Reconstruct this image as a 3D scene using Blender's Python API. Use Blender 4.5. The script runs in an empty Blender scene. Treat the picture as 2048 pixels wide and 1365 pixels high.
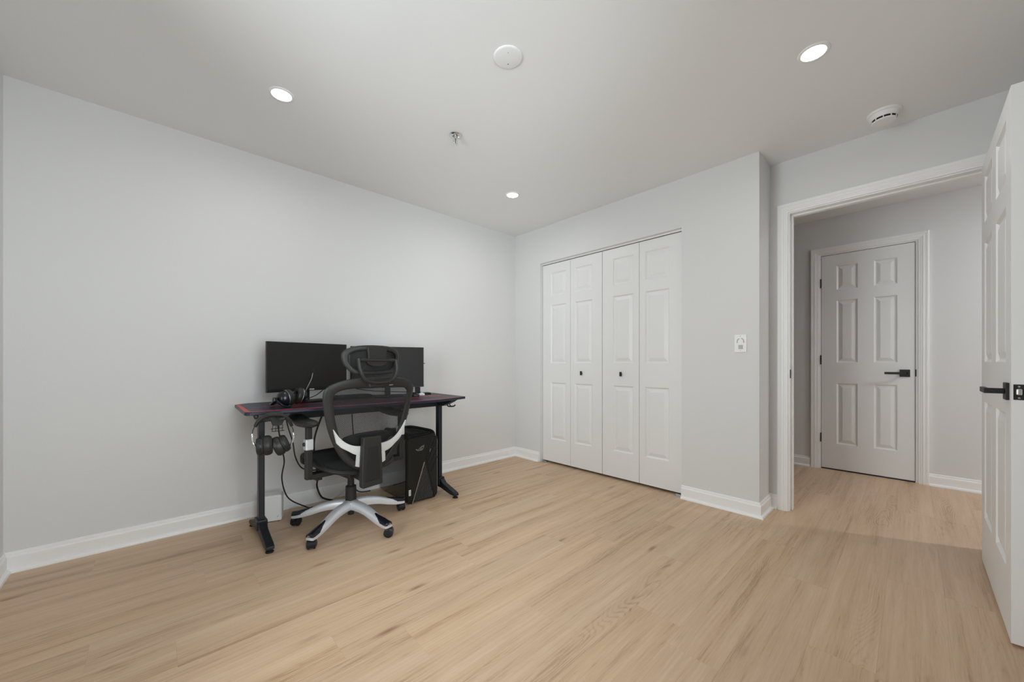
import bpy, bmesh, math, random
from mathutils import Vector, Matrix
random.seed(7)
S = bpy.context.scene
C = S.collection
PI = math.pi
H = 2.44
# ------------------------------------------------------------------ camera
cd = bpy.data.cameras.new('camera'); cam = bpy.data.objects.new('camera', cd); C.objects.link(cam)
cam.location = (0, 0, 1.0302)
cam.rotation_euler = (PI / 2, 0, math.radians(46.6837 - 90))
cd.sensor_width = 36; cd.lens = 757.92 / 2048 * 36; cd.shift_y = 44.24 / 2048; cd.clip_start = .01
S.camera = cam
# ------------------------------------------------------------------ world, lights, exposure
W = bpy.data.worlds.new('world'); S.world = W; W.use_nodes = True
bg = W.node_tree.nodes['Background']; bg.inputs[0].default_value = (.89, .94, .99, 1); bg.inputs[1].default_value = 11.6
S.view_settings.view_transform = 'Standard'; S.view_settings.look = 'None'
S.view_settings.gamma = 1; S.view_settings.use_curve_mapping = False
S.view_settings.exposure = -0.08
S.cycles.max_bounces = 12; S.cycles.diffuse_bounces = 8; S.cycles.glossy_bounces = 4; S.cycles.transparent_max_bounces = 12
S.cycles.caustics_reflective = False; S.cycles.caustics_refractive = False
S.cycles.sample_clamp_indirect = 8
S.cycles.use_denoising = True
WIN = (.85, 1.80, .40, 2.15)      # west window: y0, y1, z0, z1
pl = bpy.data.lights.new('window_daylight', 'AREA'); pl.shape = 'RECTANGLE'; pl.size = WIN[3] - WIN[2]; pl.size_y = WIN[1] - WIN[0]
pl.cycles.is_portal = True
po = bpy.data.objects.new('window_daylight', pl); C.objects.link(po)
po.location = (-.68, (WIN[0] + WIN[1]) / 2, (WIN[2] + WIN[3]) / 2); po.rotation_euler = (0, -PI / 2, 0)
SWIN = (-.15, .95, .40, 2.15)     # south window, unseen, added to light the desk wall: x0, x1, z0, z1
pl = bpy.data.lights.new('window_daylight', 'AREA'); pl.shape = 'RECTANGLE'; pl.size = SWIN[1] - SWIN[0]; pl.size_y = SWIN[3] - SWIN[2]
pl.cycles.is_portal = True
po = bpy.data.objects.new('window_daylight', pl); C.objects.link(po)
po.location = ((SWIN[0] + SWIN[1]) / 2, -.63, (SWIN[2] + SWIN[3]) / 2); po.rotation_euler = (PI / 2, 0, 0)
LAMP_W = 2.6
HALL_FILL_W = 22.0

# ------------------------------------------------------------------ helpers
def link(o, parent=None):
    C.objects.link(o)
    if parent is not None: o.parent = parent
    return o
def obj(name, bm, m, parent=None, smooth=False, bevel=0, loc=None, seg=2):
    me = bpy.data.meshes.new(name)
    bmesh.ops.recalc_face_normals(bm, faces=bm.faces[:])
    bm.to_mesh(me); bm.free()
    me.materials.append(m)
    o = bpy.data.objects.new(name, me); link(o, parent)
    if loc: o.location = loc
    if smooth:
        for p in me.polygons: p.use_smooth = True
        try: me.set_sharp_from_angle(angle=math.radians(40))
        except Exception: pass
    if bevel:
        b = o.modifiers.new('bevel', 'BEVEL'); b.width = bevel; b.segments = seg; b.limit_method = 'ANGLE'; b.angle_limit = math.radians(40)
    return o
def struct(o): o['kind'] = 'structure'; return o
def thing(name, label, cat, loc=(0, 0, 0), rz=0, group=None):
    o = bpy.data.objects.new(name, None); o.empty_display_size = .05; link(o)
    o.location = loc; o.rotation_euler = (0, 0, rz); o['label'] = label; o['category'] = cat
    if group: o['group'] = group
    return o
def tag(o, label, cat, group=None):
    o['label'] = label; o['category'] = cat
    if group: o['group'] = group
    return o
def B(*boxes):
    bm = bmesh.new()
    for b in boxes: box(bm, *b)
    return bm
def box(bm, x0, x1, y0, y1, z0, z1, mat=None):
    vs = [bm.verts.new((x, y, z)) for x in (x0, x1) for y in (y0, y1) for z in (z0, z1)]
    for f in ((0, 1, 3, 2), (4, 6, 7, 5), (0, 4, 5, 1), (2, 3, 7, 6), (0, 2, 6, 4), (1, 5, 7, 3)):
        bm.faces.new([vs[i] for i in f])
    if mat is not None: bmesh.ops.transform(bm, matrix=mat, verts=vs)
    return vs
def prism(bm, poly, z0, z1, mat=None):
    a = [bm.verts.new((x, y, z0)) for x, y in poly]; b = [bm.verts.new((x, y, z1)) for x, y in poly]
    n = len(poly); bm.faces.new(a[::-1]); bm.faces.new(b)
    for i in range(n): bm.faces.new((a[i], a[(i + 1) % n], b[(i + 1) % n], b[i]))
    if mat is not None: bmesh.ops.transform(bm, matrix=mat, verts=a + b)
def lathe(bm, prof, n=32, mat=None, cap=True):
    rings = []
    for r, z in prof:
        rings.append([bm.verts.new((r * math.cos(2 * PI * i / n), r * math.sin(2 * PI * i / n), z)) for i in range(n)])
    for a, b in zip(rings, rings[1:]):
        for i in range(n): bm.faces.new((a[i], a[(i + 1) % n], b[(i + 1) % n], b[i]))
    if cap: bm.faces.new(rings[0][::-1]); bm.faces.new(rings[-1])
    if mat is not None: bmesh.ops.transform(bm, matrix=mat, verts=[v for r in rings for v in r])
def catmull(pts, n=6, closed=False):
    P = [Vector(p) for p in pts]; out = []; m = len(P)
    for i in range(m if closed else m - 1):
        if closed: p0, p1, p2, p3 = P[i - 1], P[i], P[(i + 1) % m], P[(i + 2) % m]
        else: p0, p1, p2, p3 = P[max(i - 1, 0)], P[i], P[i + 1], P[min(i + 2, m - 1)]
        for k in range(n):
            t = k / n
            out.append(.5 * (2 * p1 + (p2 - p0) * t + (2 * p0 - 5 * p1 + 4 * p2 - p3) * t * t + (3 * p1 - p0 - 3 * p2 + p3) * t ** 3))
    if not closed: out.append(P[-1])
    return out
def tube(bm, pts, r, n=8, closed=False, r2=None, up=Vector((0, 0, 1))):
    """sweep an ellipse (r sideways, r2 along up) along pts; r, r2 numbers or lists"""
    P = [Vector(p) for p in pts]; m = len(P); rings = []
    for i in range(m):
        a = P[i - 1] if (i or closed) else P[0]; b = P[(i + 1) % m] if (i < m - 1 or closed) else P[-1]
        t = (b - a).normalized(); s = t.cross(up)
        if s.length < 1e-3: s = t.cross(Vector((0, 1, 0)))
        if s.length < 1e-3: s = t.cross(Vector((1, 0, 0)))
        s.normalize(); u = s.cross(t)
        ra = r[i] if isinstance(r, (list, tuple)) else r
        rb = ra if r2 is None else (r2[i] if isinstance(r2, (list, tuple)) else r2)
        rings.append([bm.verts.new(P[i] + s * ra * math.cos(2 * PI * k / n) + u * rb * math.sin(2 * PI * k / n)) for k in range(n)])
    for i in range(m if closed else m - 1):
        a, b = rings[i], rings[(i + 1) % m]
        for k in range(n): bm.faces.new((a[k], a[(k + 1) % n], b[(k + 1) % n], b[k]))
    if not closed: bm.faces.new(rings[0][::-1]); bm.faces.new(rings[-1])
def sweep(bm, pts, mits, prof, up, closed_prof=True):
    rows = []
    for p, m in zip(pts, mits):
        rows.append([bm.verts.new(Vector(p) + Vector(m) * o + Vector(up) * h) for o, h in prof])
    k = len(prof)
    for a, b in zip(rows, rows[1:]):
        for i in range(k): bm.faces.new((a[i], a[(i + 1) % k], b[(i + 1) % k], b[i]))
    bm.faces.new(rows[0]); bm.faces.new(rows[-1][::-1])
def frame_of(d, at, roll=0):
    """matrix whose +Z points along d, at point at"""
    q = Vector(d).to_track_quat('Z', 'Y')
    return Matrix.Translation(Vector(at)) @ q.to_matrix().to_4x4() @ Matrix.Rotation(roll, 4, 'Z')

# ------------------------------------------------------------------ materials
def mat(name, col, rough=.5, metal=0, spec=.5, bump=0, bscale=200, coat=0):
    m = bpy.data.materials.new(name); m.use_nodes = True; nt = m.node_tree; p = nt.nodes['Principled BSDF']
    p.inputs['Base Color'].default_value = (*col, 1); p.inputs['Roughness'].default_value = rough
    p.inputs['Metallic'].default_value = metal; p.inputs['Specular IOR Level'].default_value = spec
    p.inputs['Coat Weight'].default_value = coat
    n = nt.nodes.new('ShaderNodeTexNoise'); n.inputs['Scale'].default_value = bscale; n.inputs['Detail'].default_value = 3
    tc = nt.nodes.new('ShaderNodeTexCoord'); nt.links.new(tc.outputs['Object'], n.inputs['Vector'])
    mr = nt.nodes.new('ShaderNodeMapRange'); mr.inputs['To Min'].default_value = max(0, rough - .04); mr.inputs['To Max'].default_value = min(1, rough + .04)
    nt.links.new(n.outputs['Fac'], mr.inputs['Value']); nt.links.new(mr.outputs['Result'], p.inputs['Roughness'])
    if bump:
        b = nt.nodes.new('ShaderNodeBump'); b.inputs['Strength'].default_value = bump; b.inputs['Distance'].default_value = .002
        nt.links.new(n.outputs['Fac'], b.inputs['Height']); nt.links.new(b.outputs['Normal'], p.inputs['Normal'])
    return m
M = {}
M['wall'] = mat('wall_paint', (.70, .70, .70), .6, bump=.12, bscale=160, spec=.35)
M['ceil'] = mat('ceiling_paint', (.80, .805, .81), .8, bump=.1, bscale=120, spec=.2)
M['trim'] = mat('trim_paint', (.85, .85, .848), .35, bump=.03)
M['door'] = mat('door_paint', (.78, .78, .778), .38, bump=.05, bscale=90)
M['dark_gap'] = mat('shade_and_subfloor', (.12, .12, .12), .9)  # closet and door-gap shade put into the colour; also the subfloor
M['blackmetal'] = mat('matte_black_metal', (.016, .015, .014), .45, spec=.35)
M['steel'] = mat('brushed_steel', (.6, .6, .6), .3, 1)
M['zinc'] = mat('zinc', (.55, .55, .57), .35, .9)
M['plastic'] = mat('black_plastic', (.020, .0195, .018), .48, spec=.32, bump=.05, bscale=500)
M['plastic_soft'] = mat('soft_black_plastic', (.014, .0135, .013), .55, spec=.28)
M['gloss'] = mat('gloss_black', (.008, .009, .014), .26, spec=.4, coat=.1)
M['deskmetal'] = mat('desk_powder_coat', (.013, .0145, .019), .42, spec=.38)
M['silver'] = mat('silver_paint', (.68, .695, .73), .36, .45)
M['grey_white'] = mat('grey_silver_plastic', (.56, .56, .55), .45)
M['white_plastic'] = mat('white_plastic', (.82, .82, .81), .4)
M['grey_print'] = mat('grey_print', (.45, .45, .45), .5)
M['screen'] = mat('screen_off', (.020, .0195, .0175), .5, spec=.22)
M['bezel'] = mat('bezel_black', (.009, .009, .009), .4, spec=.3)
M['red'] = mat('red_inlay', (.55, .035, .03), .45)
M['rubber'] = mat('rubber', (.010, .010, .012), .6, spec=.3)
M['leather'] = mat('black_leatherette', (.018, .0175, .017), .42, spec=.4, bump=.15, bscale=300)
M['chrome'] = mat('chrome', (.75, .75, .74), .18, 1)
M['white_print'] = mat('white_print', (.75, .75, .75), .5)
M['logo'] = mat('silver_print', (.30, .30, .29), .4, .4)
M['cable'] = mat('black_cable', (.012, .012, .012), .5)
M['clearcable'] = mat('pale_cable', (.6, .6, .58), .4)
M['paper'] = mat('crumpled_paper', (.8, .82, .86), .7)
M['towerglass'] = mat('tinted_glass', (.008, .008, .008), .10, spec=1.0, coat=1.0, bump=.12, bscale=26)
M['slat'] = mat('grille_plastic', (.05, .05, .048), .45)
M['meshthread'] = mat('mesh_thread', (.018, .018, .018), .6, spec=.25)

def desk_mat():
    m = mat('desk_laminate', (.02, .022, .034), .40, spec=.32); nt = m.node_tree; p = nt.nodes['Principled BSDF']
    tc = nt.nodes.new('ShaderNodeTexCoord'); ck = nt.nodes.new('ShaderNodeTexChecker'); ck.inputs['Scale'].default_value = 260
    nt.links.new(tc.outputs['Object'], ck.inputs['Vector'])
    ck.inputs['Color1'].default_value = (.013, .015, .030, 1); ck.inputs['Color2'].default_value = (.022, .025, .048, 1)
    nt.links.new(ck.outputs['Color'], p.inputs['Base Color'])
    return m
M['desk'] = desk_mat()
def glass_mat():
    m = bpy.data.materials.new('window_glass'); m.use_nodes = True; nt = m.node_tree; nt.nodes.clear()
    o = nt.nodes.new('ShaderNodeOutputMaterial'); mx = nt.nodes.new('ShaderNodeMixShader'); t = nt.nodes.new('ShaderNodeBsdfTransparent')
    g = nt.nodes.new('ShaderNodeBsdfGlossy'); g.inputs['Roughness'].default_value = .02; fr = nt.nodes.new('ShaderNodeFresnel'); fr.inputs[0].default_value = 1.45
    t.inputs[0].default_value = (.96, .98, .97, 1)
    nt.links.new(fr.outputs[0], mx.inputs[0]); nt.links.new(t.outputs[0], mx.inputs[1]); nt.links.new(g.outputs[0], mx.inputs[2]); nt.links.new(mx.outputs[0], o.inputs[0])
    return m
M['glass'] = glass_mat()
def emis(name, col, s):
    m = bpy.data.materials.new(name); m.use_nodes = True; p = m.node_tree.nodes['Principled BSDF']
    p.inputs['Base Color'].default_value = (.8, .8, .8, 1); p.inputs['Emission Color'].default_value = (*col, 1); p.inputs['Emission Strength'].default_value = s
    return m
M['lens'] = emis('led_lens', (1, .985, .955), 9)

def wood():
    m = bpy.data.materials.new('oak_plank'); m.use_nodes = True; nt = m.node_tree; N = nt.nodes; L = nt.links; p = N['Principled BSDF']
    tc = N.new('ShaderNodeTexCoord'); oi = N.new('ShaderNodeObjectInfo')
    def math_(op, a, b=None, c=None):
        n = N.new('ShaderNodeMath'); n.operation = op
        for i, v in enumerate((a, b, c)):
            if v is None: continue
            if hasattr(v, 'is_output') or hasattr(v, 'links'): L.new(v, n.inputs[i])
            else: n.inputs[i].default_value = v
        return n.outputs[0]
    rnd = oi.outputs['Random']
    off = N.new('ShaderNodeCombineXYZ'); L.new(math_('MULTIPLY', rnd, 37.0), off.inputs[0]); L.new(math_('MULTIPLY', rnd, 91.0), off.inputs[1]); L.new(math_('MULTIPLY', rnd, 13.0), off.inputs[2])
    add = N.new('ShaderNodeVectorMath'); add.operation = 'ADD'; L.new(tc.outputs['Object'], add.inputs[0]); L.new(off.outputs[0], add.inputs[1])
    def scaled(v, s):
        q = N.new('ShaderNodeVectorMath'); q.operation = 'MULTIPLY'; L.new(v, q.inputs[0]); q.inputs[1].default_value = s; return q.outputs[0]
    def noise(v, sc, det=2, rough=.5):
        n = N.new('ShaderNodeTexNoise'); n.inputs['Scale'].default_value = sc; n.inputs['Detail'].default_value = det; n.inputs['Roughness'].default_value = rough
        L.new(v, n.inputs['Vector']); return n.outputs['Fac']
    P = add.outputs[0]
    # annual-ring field: across the plank, pulled about by slow noise -> straight grain with cathedral loops
    sx = N.new('ShaderNodeSeparateXYZ'); L.new(P, sx.inputs[0])
    slow = noise(scaled(P, (.9, 5.0, 1)), 1.0, 2, .40)
    # knots: sparse cells stretched along the board
    vor = N.new('ShaderNodeTexVoronoi'); vor.inputs['Scale'].default_value = 1.0; vor.inputs['Randomness'].default_value = 1
    L.new(scaled(P, (2.3, 9.5, 1)), vor.inputs['Vector'])
    sepc = N.new('ShaderNodeSeparateColor'); L.new(vor.outputs['Color'], sepc.inputs[0])
    gate = math_('GREATER_THAN', sepc.outputs[0], .72)
    kn = N.new('ShaderNodeMapRange'); kn.inputs['From Min'].default_value = .0; kn.inputs['From Max'].default_value = .30; kn.inputs['To Min'].default_value = 1; kn.inputs['To Max'].default_value = 0
    kn.interpolation_type = 'SMOOTHSTEP'; L.new(vor.outputs['Distance'], kn.inputs['Value'])
    knot = math_('MULTIPLY', kn.outputs[0], gate)
    wob = noise(scaled(P, (7.0, 30.0, 1)), 1.0, 2, .5)
    field = math_('ADD', math_('MULTIPLY', sx.outputs[1], 14.0), math_('ADD', math_('MULTIPLY', slow, 8.5), math_('ADD', math_('MULTIPLY', knot, 1.6), math_('MULTIPLY', wob, .22))))
    rings = math_('MULTIPLY_ADD', math_('SINE', math_('MULTIPLY', field, 27.0)), .5, .5)
    rings = math_('POWER', rings, 2.2)
    zone = N.new('ShaderNodeMapRange'); zone.inputs['From Min'].default_value = .50; zone.inputs['From Max'].default_value = .72
    L.new(noise(scaled(P, (.8, 6.0, 1)), 1.3, 1, .4), zone.inputs['Value'])
    rings = math_('MULTIPLY', rings, zone.outputs[0])
    broad = noise(scaled(P, (.75, 17.0, 1)), 1.0, 5, .6)
    fine = noise(scaled(P, (4.0, 110.0, 1)), 1.0, 4, .65)
    pores = noise(scaled(P, (22.0, 330.0, 1)), 1.0, 2, .6)
    v = math_('ADD', math_('MULTIPLY', broad, .60), math_('MULTIPLY', fine, .40))
    v = math_('SUBTRACT', v, math_('MULTIPLY', rings, .11))
    v = math_('ADD', v, math_('MULTIPLY', pores, .14))
    cr = N.new('ShaderNodeValToRGB'); e = cr.color_ramp.elements
    e[0].position = .35; e[0].color = (.33, .208, .128, 1); e[1].position = .72; e[1].color = (.66, .498, .362, 1)
    k = cr.color_ramp.elements.new(.52); k.color = (.555, .400, .275, 1)
    L.new(v, cr.inputs[0])
    mk = N.new('ShaderNodeMix'); mk.data_type = 'RGBA'; L.new(math_('MULTIPLY', math_('POWER', knot, 3.0), .75), mk.inputs[0]); L.new(cr.outputs[0], mk.inputs[6]); mk.inputs[7].default_value = (.22, .12, .06, 1)
    hs = N.new('ShaderNodeHueSaturation'); L.new(mk.outputs[2], hs.inputs['Color'])
    L.new(math_('MULTIPLY_ADD', math_('FRACT', math_('MULTIPLY', rnd, 7.3)), .05, .98), hs.inputs['Value'])
    L.new(math_('MULTIPLY_ADD', math_('FRACT', math_('MULTIPLY', rnd, 3.7)), .06, 1.06), hs.inputs['Saturation'])
    L.new(hs.outputs[0], p.inputs['Base Color'])
    p.inputs['Roughness'].default_value = .42; p.inputs['Specular IOR Level'].default_value = .45
    rr = N.new('ShaderNodeMapRange'); rr.inputs['To Min'].default_value = .36; rr.inputs['To Max'].default_value = .52; L.new(fine, rr.inputs['Value']); L.new(rr.outputs[0], p.inputs['Roughness'])
    b = N.new('ShaderNodeBump'); b.inputs['Strength'].default_value = .12; b.inputs['Distance'].default_value = .0006; L.new(fine, b.inputs['Height']); L.new(b.outputs[0], p.inputs['Normal'])
    return m
M['oak'] = wood()

# ------------------------------------------------------------------ floor with planks
XB, YA, XC, YP, XD, XD2, XH, YS = 2.927, 3.054, -.539, .706, 3.205, 3.32, 4.754, -.49
JL, JR, JZ = .592, -.276, 2.068            # doorway: left jamb, right jamb, head
floor = struct(obj('floor', B((-.70, 4.90, -2.15, 3.20, -.08, -.012)), M['dark_gap']))
known = {1.407: .400, 1.947: .388, 1.767: .735, 1.227: .715, 2.307: 2.03, .147: 2.24, .327: 1.614, 1.047: 1.145, -.393: 3.39, .687: 1.751, -.213: 2.75}
PLK = 1.22; y = -2.073
cache = {}
while y < YA:
    x_end = None
    for k, xv in known.items():
        if abs(k - y) < .05: x_end = xv
    if x_end is None: x_end = random.uniform(0, PLK)
    xs = x_end - PLK * math.ceil((x_end + .66) / PLK)
    lo_x, hi_x = (-.66, 4.86) if y > YS - .18 else (3.21, 4.86)
    x = xs
    while x < hi_x:
        a, b = max(x, lo_x), min(x + PLK, hi_x)
        if b - a > .03:
            w = b - a; key = round(w, 3)
            if key not in cache:
                bm = bmesh.new(); hw, hd, g = w / 2 - .00005, .09 - .00005, .0003
                lo = [bm.verts.new((sx * hw, sy * hd, -.012)) for sx, sy in ((-1, -1), (1, -1), (1, 1), (-1, 1))]
                mi = [bm.verts.new((sx * hw, sy * hd, -g)) for sx, sy in ((-1, -1), (1, -1), (1, 1), (-1, 1))]
                hi = [bm.verts.new((sx * (hw - g), sy * (hd - g), 0)) for sx, sy in ((-1, -1), (1, -1), (1, 1), (-1, 1))]
                for r1, r2 in ((lo, mi), (mi, hi)):
                    for i in range(4): bm.faces.new((r1[i], r1[(i + 1) % 4], r2[(i + 1) % 4], r2[i]))
                bm.faces.new(hi); bm.faces.new(lo[::-1])
                me = bpy.data.meshes.new('plank'); bm.to_mesh(me); bm.free(); me.materials.append(M['oak']); cache[key] = me
            o = bpy.data.objects.new('plank', cache[key]); link(o, floor); o.location = ((a + b) / 2, y + .09, 0)
        x += PLK
    y += .18

# ------------------------------------------------------------------ shell
T = .12
struct(obj('ceiling', B((-.70, 4.90, -2.15, 3.20, H, H + .12)), M['ceil']))
struct(obj('wall_north', B((-.66, 3.6, YA, YA + T, 0, H)), M['wall']))
sx0, sx1, sz0, sz1 = SWIN
struct(obj('wall_south', B((-.66, sx0, YS - T, YS, 0, H), (sx1, XD2, YS - T, YS, 0, H), (sx0, sx1, YS - T, YS, 0, sz0), (sx0, sx1, YS - T, YS, sz1, H)), M['wall']))
w0, w1, z0, z1 = WIN
struct(obj('wall_west', B((XC - T, XC, YS, w0, 0, H), (XC - T, XC, w1, YA, 0, H), (XC - T, XC, w0, w1, 0, z0), (XC - T, XC, w0, w1, z1, H)), M['wall']))
CY0, CY1, CZ = 1.2174, 2.676, 2.067
struct(obj('wall_east', B((XB, XB + .115, CY1, YA, 0, H), (XB, XB + .115, YP, CY0, 0, H), (XB, XB + .115, CY0, CY1, CZ, H)), M['wall']))
struct(obj('wall_pier', B((XB + .115, 3.72, YP, YP + .11, 0, H)), M['wall']))
struct(obj('wall_closet', B((3.6, 3.72, YP + .11, YA + T, 0, H)), M['dark_gap']))
struct(obj('wall_entry', B((XD, XD2, JL + .018, YP, 0, H), (XD, XD2, YS - T, JR - .018, 0, H), (XD, XD2, JR - .018, JL + .018, JZ + .018, H), (XD, XD2, -2.15, YS - T, 0, H)), M['wall']))
HY0, HY1, HZ = -.027, .643, 2.09
struct(obj('wall_hall', B((XH, XH + T, HY1, 3.2, 0, H), (XH, XH + T, -2.15, HY0, 0, H), (XH, XH + T, HY0, HY1, HZ, H)), M['wall']))
struct(obj('wall_hall_backing', B((XH + T, XH + T + .03, -.2, .8, 0, H)), M['dark_gap']))  # added panel behind the hall door, blocks outside light
struct(obj('wall_hall_north', B((3.72, XH, 2.9, 3.02, 0, H)), M['wall']))
struct(obj('wall_hall_south', B((XD2, XH, -2.15, -2.05, 0, H)), M['wall']))

# baseboards: profile (distance from wall, height)
BP = [(0, 0), (0, .100), (.004, .100), (.007, .097), (.008, .090), (.0085, .084), (.0125, .080), (.0135, .075), (.0135, .020), (.020, .019), (.026, .013), (.028, .006), (.028, 0)]
UP = (0, 0, 1)
def base(name, pts, mits):
    bm = bmesh.new(); sweep(bm, pts, mits, BP, UP); return struct(obj(name, bm, M['trim']))
base('baseboard_north', [(XC, YA, 0), (XB, YA, 0)], [(1, -1, 0), (-1, -1, 0)])
base('baseboard_east', [(XB, YA, 0), (XB, CY1 + .01, 0)], [(-1, -1, 0), (-1, 0, 0)])
base('baseboard_pier', [(XB, CY0 - .002, 0), (XB, YP, 0), (XD, YP, 0), (XD, .662, 0)], [(-1, 0, 0), (-1, -1, 0), (-1, -1, 0), (-1, 0, 0)])
base('baseboard_west', [(XC, YA, 0), (XC, YS, 0)], [(1, -1, 0), (1, 1, 0)])
base('baseboard_south', [(XC, YS, 0), (XD, YS, 0)], [(1, 1, 0), (-1, 1, 0)])
base('baseboard_entry', [(XD, YS, 0), (XD, JR - .07, 0)], [(-1, 1, 0), (-1, 0, 0)])
base('baseboard_hall', [(XH, 2.9, 0), (XH, .707, 0)], [(-1, 0, 0)] * 2)
base('baseboard_hall_south', [(XH, -.088, 0), (XH, -2.05, 0)], [(-1, 0, 0)] * 2)

# casings: (offset outward from opening edge, projection from wall)
CP = [(0, 0), (0, .010), (.004, .011), (.010, .011), (.013, .013), (.020, .013), (.024, .0155), (.036, .0165), (.040, .015), (.044, .017), (.057, .018), (.062, .015), (.062, 0)]
def casing(name, x, ya, yb, zt, nx):
    bm = bmesh.new()
    sweep(bm, [(x, ya, 0), (x, ya, zt), (x, yb, zt), (x, yb, 0)], [(0, 1, 0), (0, 1, 1), (0, -1, 1), (0, -1, 0)], CP, (nx, 0, 0))
    return struct(obj(name, bm, M['trim']))
casing('trim_1', XD, JL + .008, JR - .008, JZ + .008, -1)
casing('trim_2', XD2, JL + .008, JR - .008, JZ + .008, 1)
casing('trim_3', XH, HY1, HY0, HZ, -1)
# jambs with stop strips
t = struct(obj('trim_4', B((XD, XD2, JL, JL + .018, 0, JZ + .018), (XD, XD2, JR - .018, JR, 0, JZ + .018), (XD, XD2, JR, JL, JZ, JZ + .018)), M['trim'], bevel=.001))
struct(obj('door_stop', B((XD + .045, XD + .080, JL - .011, JL, 0, JZ), (XD + .045, XD + .080, JR, JR + .011, 0, JZ), (XD + .045, XD + .080, JR + .011, JL - .011, JZ - .011, JZ)), M['trim'], t, bevel=.002))
obj('strike_plate', B((XD + .010, XD + .038, JL - .0015, JL, .925, .985)), M['blackmetal'], t)
t5 = struct(obj('trim_5', B((XH + .002, XH + T, HY1 - .018, HY1, 0, HZ), (XH + .002, XH + T, HY0, HY0 + .018, 0, HZ), (XH + .002, XH + T, HY0 + .018, HY1 - .018, HZ - .012, HZ)), M['trim'], bevel=.001))
obj('strike_plate', B((XH - .0005, XH + .004, HY0 + .012, HY0 + .020, .915, .975)), M['blackmetal'], t5)

# ------------------------------------------------------------------ west window
wn = struct(obj('window_1', B((XC - .09, XC - .03, w0, w0 + .05, z0, z1), (XC - .09, XC - .03, w1 - .05, w1, z0, z1), (XC - .09, XC - .03, w0 + .05, w1 - .05, z0, z0 + .05), (XC - .09, XC - .03, w0 + .05, w1 - .05, z1 - .05, z1),
    (XC - .08, XC - .04, w0 + .05, w1 - .05, (z0 + z1) / 2 - .02, (z0 + z1) / 2 + .02)), M['trim'], bevel=.003))
struct(obj('window_pane', B((XC - .063, XC - .059, w0 + .05, w1 - .05, z0 + .05, (z0 + z1) / 2 - .02)), M['glass'], wn))
struct(obj('window_pane', B((XC - .063, XC - .059, w0 + .05, w1 - .05, (z0 + z1) / 2 + .02, z1 - .05)), M['glass'], wn))
struct(obj('window_sill', B((XC - .03, XC + .03, w0 - .05, w1 + .05, z0 - .02, z0)), M['trim'], wn, bevel=.003))

wn = struct(obj('window_added', B((sx0, sx0 + .05, YS - .09, YS - .03, sz0, sz1), (sx1 - .05, sx1, YS - .09, YS - .03, sz0, sz1), (sx0 + .05, sx1 - .05, YS - .09, YS - .03, sz0, sz0 + .05), (sx0 + .05, sx1 - .05, YS - .09, YS - .03, sz1 - .05, sz1),
    (sx0 + .05, sx1 - .05, YS - .08, YS - .04, (sz0 + sz1) / 2 - .02, (sz0 + sz1) / 2 + .02)), M['trim'], bevel=.003))  # unseen window, added as a light source behind the camera
struct(obj('window_pane', B((sx0 + .05, sx1 - .05, YS - .063, YS - .059, sz0 + .05, (sz0 + sz1) / 2 - .02)), M['glass'], wn))
struct(obj('window_pane', B((sx0 + .05, sx1 - .05, YS - .063, YS - .059, (sz0 + sz1) / 2 + .02, sz1 - .05)), M['glass'], wn))
struct(obj('window_sill', B((sx0 - .05, sx1 + .05, YS - .03, YS + .03, sz0 - .02, sz0)), M['trim'], wn, bevel=.003))

# ------------------------------------------------------------------ panelled doors
def panel_door(name, w, zb, zt, th, cols, rows, parent=None, m=None):
    """slab in local coords: x 0..w, y 0..th (front face y=0, facing -y), with raised panels as children"""
    m = m or M['door']
    bm = bmesh.new(); xs = sorted({0, w, *[c for p in cols for c in p]}); zs = sorted({zb, zt, *[r for p in rows for r in p]})
    def hole(xm, zm): return any(a < xm < b for a, b in cols) and any(a < zm < b for a, b in rows)
    for yy in (0, th):
        g = {(x, z): bm.verts.new((x, yy, z)) for x in xs for z in zs}
        for i in range(len(xs) - 1):
            for j in range(len(zs) - 1):
                if not hole((xs[i] + xs[i + 1]) / 2, (zs[j] + zs[j + 1]) / 2):
                    bm.faces.new((g[xs[i], zs[j]], g[xs[i + 1], zs[j]], g[xs[i + 1], zs[j + 1]], g[xs[i], zs[j + 1]]))
    for a, b, c, d in ((0, 0, zb, zt), (w, w, zb, zt)):
        bm.faces.new([bm.verts.new(v) for v in ((a, 0, c), (a, th, c), (a, th, d), (a, 0, d))])
    for z in (zb, zt): bm.faces.new([bm.verts.new(v) for v in ((0, 0, z), (w, 0, z), (w, th, z), (0, th, z))])
    slab = obj(name, bm, m, parent)
    me = slab.data
    for a, b in cols:
        for c, d in rows:
            bm = bmesh.new()
            for face, s in ((0, 1), (th, -1)):
                prof = [(0, 0), (.004, .004), (.009, .0085), (.013, .0095), (.017, .009), (.040, .0022), (.044, .0015)]
                rings = [[bm.verts.new((x, face + s * dd, z)) for x, z in ((a + i, c + i), (b - i, c + i), (b - i, d - i), (a + i, d - i))] for i, dd in prof]
                for r1, r2 in zip(rings, rings[1:]):
                    for k in range(4): bm.faces.new((r1[k], r1[(k + 1) % 4], r2[(k + 1) % 4], r2[k]))
                bm.faces.new(rings[-1])
            obj('raised_panel', bm, m, slab)
    return slab
ROWS = ((.255, .838), (1.035, 1.632), (1.732, 1.965))
RZ = Matrix.Rotation
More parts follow.
